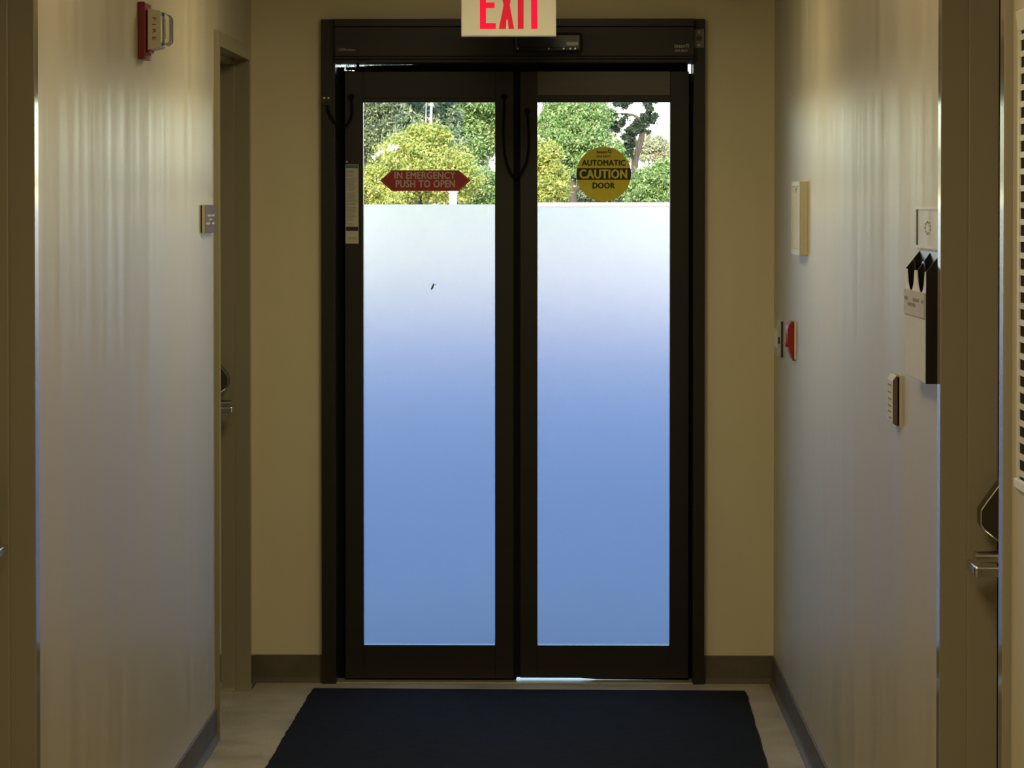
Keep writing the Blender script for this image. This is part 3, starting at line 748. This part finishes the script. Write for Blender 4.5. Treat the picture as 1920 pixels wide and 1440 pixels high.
def leaves(name, blobs, m, parent, size, droop=0.6, flat=0.0):
    """blobs: (cx,cy,cz, rx,ry,rz, n) world; each leaf is its own small diamond blade"""
    V = []
    for cx, cy, cz, rx, ry, rz, n in blobs:
        n = int(n*2.1)
        # sub clusters keep the crown ragged
        k = max(4, n//110)
        u = RNG.normal(size=(k, 3)); u /= np.linalg.norm(u, axis=1)[:, None]
        cc = u * (RNG.random(k)**0.45)[:, None] * np.array([rx, ry, rz]) + np.array([cx, cy, cz])
        idx = RNG.integers(0, k, n)
        pos = cc[idx] + RNG.normal(size=(n, 3)) * np.array([rx, ry, rz]) * 0.125
        dr = RNG.normal(size=(n, 3)); dr[:, 2] -= droop; dr /= np.linalg.norm(dr, axis=1)[:, None]
        sd = np.cross(dr, RNG.normal(size=(n, 3))); sd /= np.linalg.norm(sd, axis=1)[:, None]
        s = size * 0.62 * RNG.uniform(0.6, 1.35, n)[:, None]
        w = s * RNG.uniform(0.16, 0.30, (n, 1))
        V.append(np.stack([pos, pos + dr*s*0.45 + sd*w, pos + dr*s, pos + dr*s*0.45 - sd*w], 1).reshape(-1, 3))
    V = np.concatenate(V)
    o_ = np.array(ORIGIN[parent])
    V = V - o_
    V[:, 2] = np.maximum(V[:, 2], 0.02)
    nq = len(V)//4
    me = bpy.data.meshes.new(name)
    me.vertices.add(len(V)); me.vertices.foreach_set('co', V.astype(np.float32).ravel())
    me.loops.add(nq*4); me.loops.foreach_set('vertex_index', np.arange(nq*4, dtype=np.int32))
    me.polygons.add(nq); me.polygons.foreach_set('loop_start', np.arange(0, nq*4, 4, dtype=np.int32)); me.polygons.foreach_set('loop_total', np.full(nq, 4, dtype=np.int32))
    me.update(calc_edges=True)
    me.materials.append(m)
    ob = bpy.data.objects.new(name, me); COL.objects.link(ob); ob.parent = parent; ob['kind'] = 'stuff'
    return ob

def tree(name, x, y, label, blobs, m, bark, trunk_h, r, lean=0.0, size=0.2, branches=5, group='trees beyond the lot', cat='tree', droop=0.6):
    t = thing(name, (x, y, 0), label, cat, group)
    top = Vector((x + lean, y, trunk_h))
    pts = spline([(x, y, -0.05), (x + lean*0.25 + 0.1, y, trunk_h*0.35), (x + lean*0.6 - 0.08, y + 0.1, trunk_h*0.7), tuple(top)], 6)
    n = len(pts)
    tk = obj('trunk', tube(pts, [r*(1-0.7*i/(n-1)) for i in range(n)], 8), bark, t, smooth=True)
    for i in range(branches):
        k = int(n*(0.3 + 0.6*i/max(1, branches-1)))-1
        b = blobs[i % len(blobs)]
        q = Vector((b[0] + random.uniform(-.5, .5)*b[3], b[1] + random.uniform(-.5, .5)*b[4], b[2] + random.uniform(-.1, .6)*b[5]))
        p = pts[k]; mid = (p+q)/2 + Vector((random.uniform(-.2, .2), 0, random.uniform(0, .3)))
        bp = spline([p, mid, q], 4)
        obj('branch', tube(bp, [r*0.42*(1-0.75*j/(len(bp)-1)) for j in range(len(bp))], 6), bark, tk, smooth=True)
    leaves('foliage', blobs, m, t, size, droop)
    return t

def at(px, py, D): return ((px-1045.0)/5863.0*D, D, 1.675 + (390.0-py)/5863.0*D)
def blob(px, py, D, hw, hh, n, depth=None):
    x, y, z = at(px, py, D); k = D/5863.0
    return (x, y, z, hw*k, (depth if depth else hw*k), hh*k, n)

def T(name, px, D, label, blobs, m, bark, htop, r, lean=0.0, size=0.2, branches=5, cat='tree', group='trees beyond the lot', droop=0.6):
    x, y, _ = at(px, 390, D)
    return tree(name, x, y, label, [blob(b[0], b[1], D+(b[5] if len(b) > 5 else 0), b[2], b[3], b[4]) for b in blobs], m, bark, at(px, htop, D)[2], r, lean, size, branches, group, cat, droop)

# left pane: grey green woodland behind, yellow green shrub in front
T('eucalyptus_tree', 715, 135, 'grey green tree at the upper left of the left pane', [(700, 250, 70, 70, 9000), (730, 190, 70, 50, 6000), (690, 340, 60, 50, 5000), (640, 220, 60, 70, 4500), (700, 110, 75, 50, 4000), (690, 20, 65, 50, 2500)], M['leaf_dark'], M['barkdark'], 190, 0.25, size=0.26)
T('eucalyptus_tree', 812, 112, 'tree with a pale upright trunk behind the yellow shrub', [(800, 160, 50, 22, 3000, 2), (775, 225, 32, 36, 2000, 3), (838, 225, 30, 36, 2000, 3), (775, 290, 46, 60, 3000, 2), (835, 300, 46, 60, 3000, 2)], M['leaf_dark'], M['barkpale'], 150, 0.11, size=0.26, branches=1)
T('eucalyptus_tree', 918, 128, 'green tree with pale bark at the right side of the left pane', [(890, 250, 48, 60, 6000), (860, 210, 50, 45, 5000), (900, 185, 60, 30, 4500), (955, 220, 40, 70, 4000), (890, 110, 80, 50, 4000), (905, 20, 70, 50, 2500)], M['leaf_mid'], M['barkpale'], 200, 0.14, size=0.24)
T('flowering_shrub', 790, 96, 'yellow green rounded shrub filling the lower left pane', [(790, 310, 90, 62, 9000), (740, 345, 60, 45, 5000), (840, 335, 60, 50, 5000), (800, 262, 45, 30, 2600), (700, 350, 45, 40, 3000)], M['leaf_yellow'], M['barkdark'], 300, 0.10, size=0.17, cat='shrub', group='shrubs beyond the lot')
sh = bpy.data.objects['flowering_shrub']
bm = bmesh.new()
for px, py in ((735, 276), (741, 279), (731, 280), (717, 284), (712, 289), (746, 277), (702, 297)):
    x, y, z = at(px, py, 94.2)
    for k in range(6):
        bmesh.ops.create_icosphere(bm, subdivisions=1, radius=0.034, matrix=Matrix.Translation((x+random.uniform(-.07, .07), y-0.6+random.uniform(-.1, .1), z+random.uniform(-.05, .05))))
fo = obj('blossom', bm, M['flower'], sh); fo['kind'] = 'stuff'
T('young_tree', 751, 90, 'thin pale stem in front of the yellow shrub', [(748, 355, 22, 18, 700), (740, 375, 20, 14, 500)], M['leaf_yellow'], M['barkpale'], 340, 0.035, size=0.15, branches=2)
T('garden_shrub', 900, 100, 'green shrub at the lower right of the left pane', [(900, 350, 45, 42, 3800), (945, 360, 40, 40, 2600)], M['leaf_mid'], M['barkdark'], 330, 0.08, size=0.18, cat='shrub', group='shrubs beyond the lot')

# right pane
T('oak_tree', 1065, 122, 'bushy bright green tree behind the caution sticker', [(1075, 255, 62, 40, 8000), (1045, 225, 40, 35, 3500), (1110, 300, 60, 32, 4500), (1095, 215, 50, 25, 3000), (1130, 280, 40, 30, 2500), (1060, 130, 70, 45, 3500)], M['leaf_mid'], M['barkdark'], 240, 0.22, lean=0.4, size=0.22, branches=7)
T('garden_shrub', 1020, 104, 'yellow green shrub at the left edge of the right pane', [(1018, 300, 32, 40, 3600), (1030, 345, 38, 35, 3600), (985, 330, 35, 60, 3000)], M['leaf_yellow'], M['barkdark'], 300, 0.08, size=0.18, cat='shrub', group='shrubs beyond the lot')
T('leaning_tree', 1172, 126, 'dark leaning tree against the bright sky', [(1172, 290, 12, 24, 1300), (1182, 262, 16, 18, 1300), (1197, 240, 20, 15, 1300), (1214, 222, 16, 14, 800), (1218, 196, 12, 18, 500), (1150, 225, 26, 20, 900), (1165, 195, 22, 12, 500)], M['leaf_blue'], M['barkdark'], 215, 0.20, lean=0.9, size=0.20, branches=6)
T('distant_tree', 1225, 190, 'pale hazy tree right of the leaning dark tree', [(1222, 268, 32, 18, 1800), (1245, 290, 30, 25, 1500), (1205, 285, 24, 16, 900), (1100, 200, 60, 25, 2200), (1130, 235, 40, 25, 1200)], M['leaf_hazy'], M['barkpale'], 280, 0.18, size=0.30)
T('garden_shrub', 1225, 112, 'green shrub at the lower right of the right pane', [(1225, 345, 42, 32, 4200), (1200, 362, 40, 24, 2600), (1245, 325, 26, 30, 1800), (1290, 340, 50, 50, 3000)], M['leaf_mid'], M['barkdark'], 330, 0.08, size=0.19, cat='shrub', group='shrubs beyond the lot')
T('garden_shrub', 1120, 140, 'low shaded shrub under the caution sticker', [(1100, 350, 60, 40, 4500), (1160, 350, 45, 40, 3000), (1060, 350, 50, 45, 3500)], M['leaf_dark'], M['barkdark'], 330, 0.08, size=0.25, cat='shrub', group='shrubs beyond the lot')
# further trees of the same belt to both sides
T('eucalyptus_tree', 545, 130, 'tree hidden by the left door jamb', [(560, 260, 60, 110, 6000), (530, 230, 55, 110, 4000)], M['leaf_mid'], M['barkpale'], 200, 0.2, size=0.26)
T('eucalyptus_tree', 360, 150, 'outermost tree on the left of the belt', [(350, 260, 70, 120, 6000)], M['leaf_dark'], M['barkdark'], 200, 0.2, size=0.28)
T('eucalyptus_tree', 1400, 135, 'tree hidden by the right door jamb', [(1390, 280, 55, 90, 5000), (1410, 250, 55, 90, 3500)], M['leaf_mid'], M['barkdark'], 220, 0.2, size=0.26)
T('eucalyptus_tree', 1600, 152, 'outermost tree on the right of the belt', [(1610, 260, 70, 110, 5000)], M['leaf_dark'], M['barkpale'], 200, 0.2, size=0.28)
# low hedge closing the view under the trees
for px, lab in ((640, 'left'), (760, 'second'), (880, 'third'), (1000, 'fourth'), (1120, 'fifth'), (1240, 'sixth'), (1360, 'right')):
    T('hedge_bush', px, 156 + 13*((px-640)//120 % 2), 'low grey green hedge bush behind the trees, %s of seven from the left' % {'left': 'first', 'right': 'last'}.get(lab, lab),
      [(px, 372, 50, 20, 2600), (px+24, 382, 40, 12, 1200), (px-24, 382, 40, 12, 1200)], M['leaf_dark'], M['barkdark'], 370, 0.06, size=0.3, branches=3, cat='bush', group='hedge behind the trees')
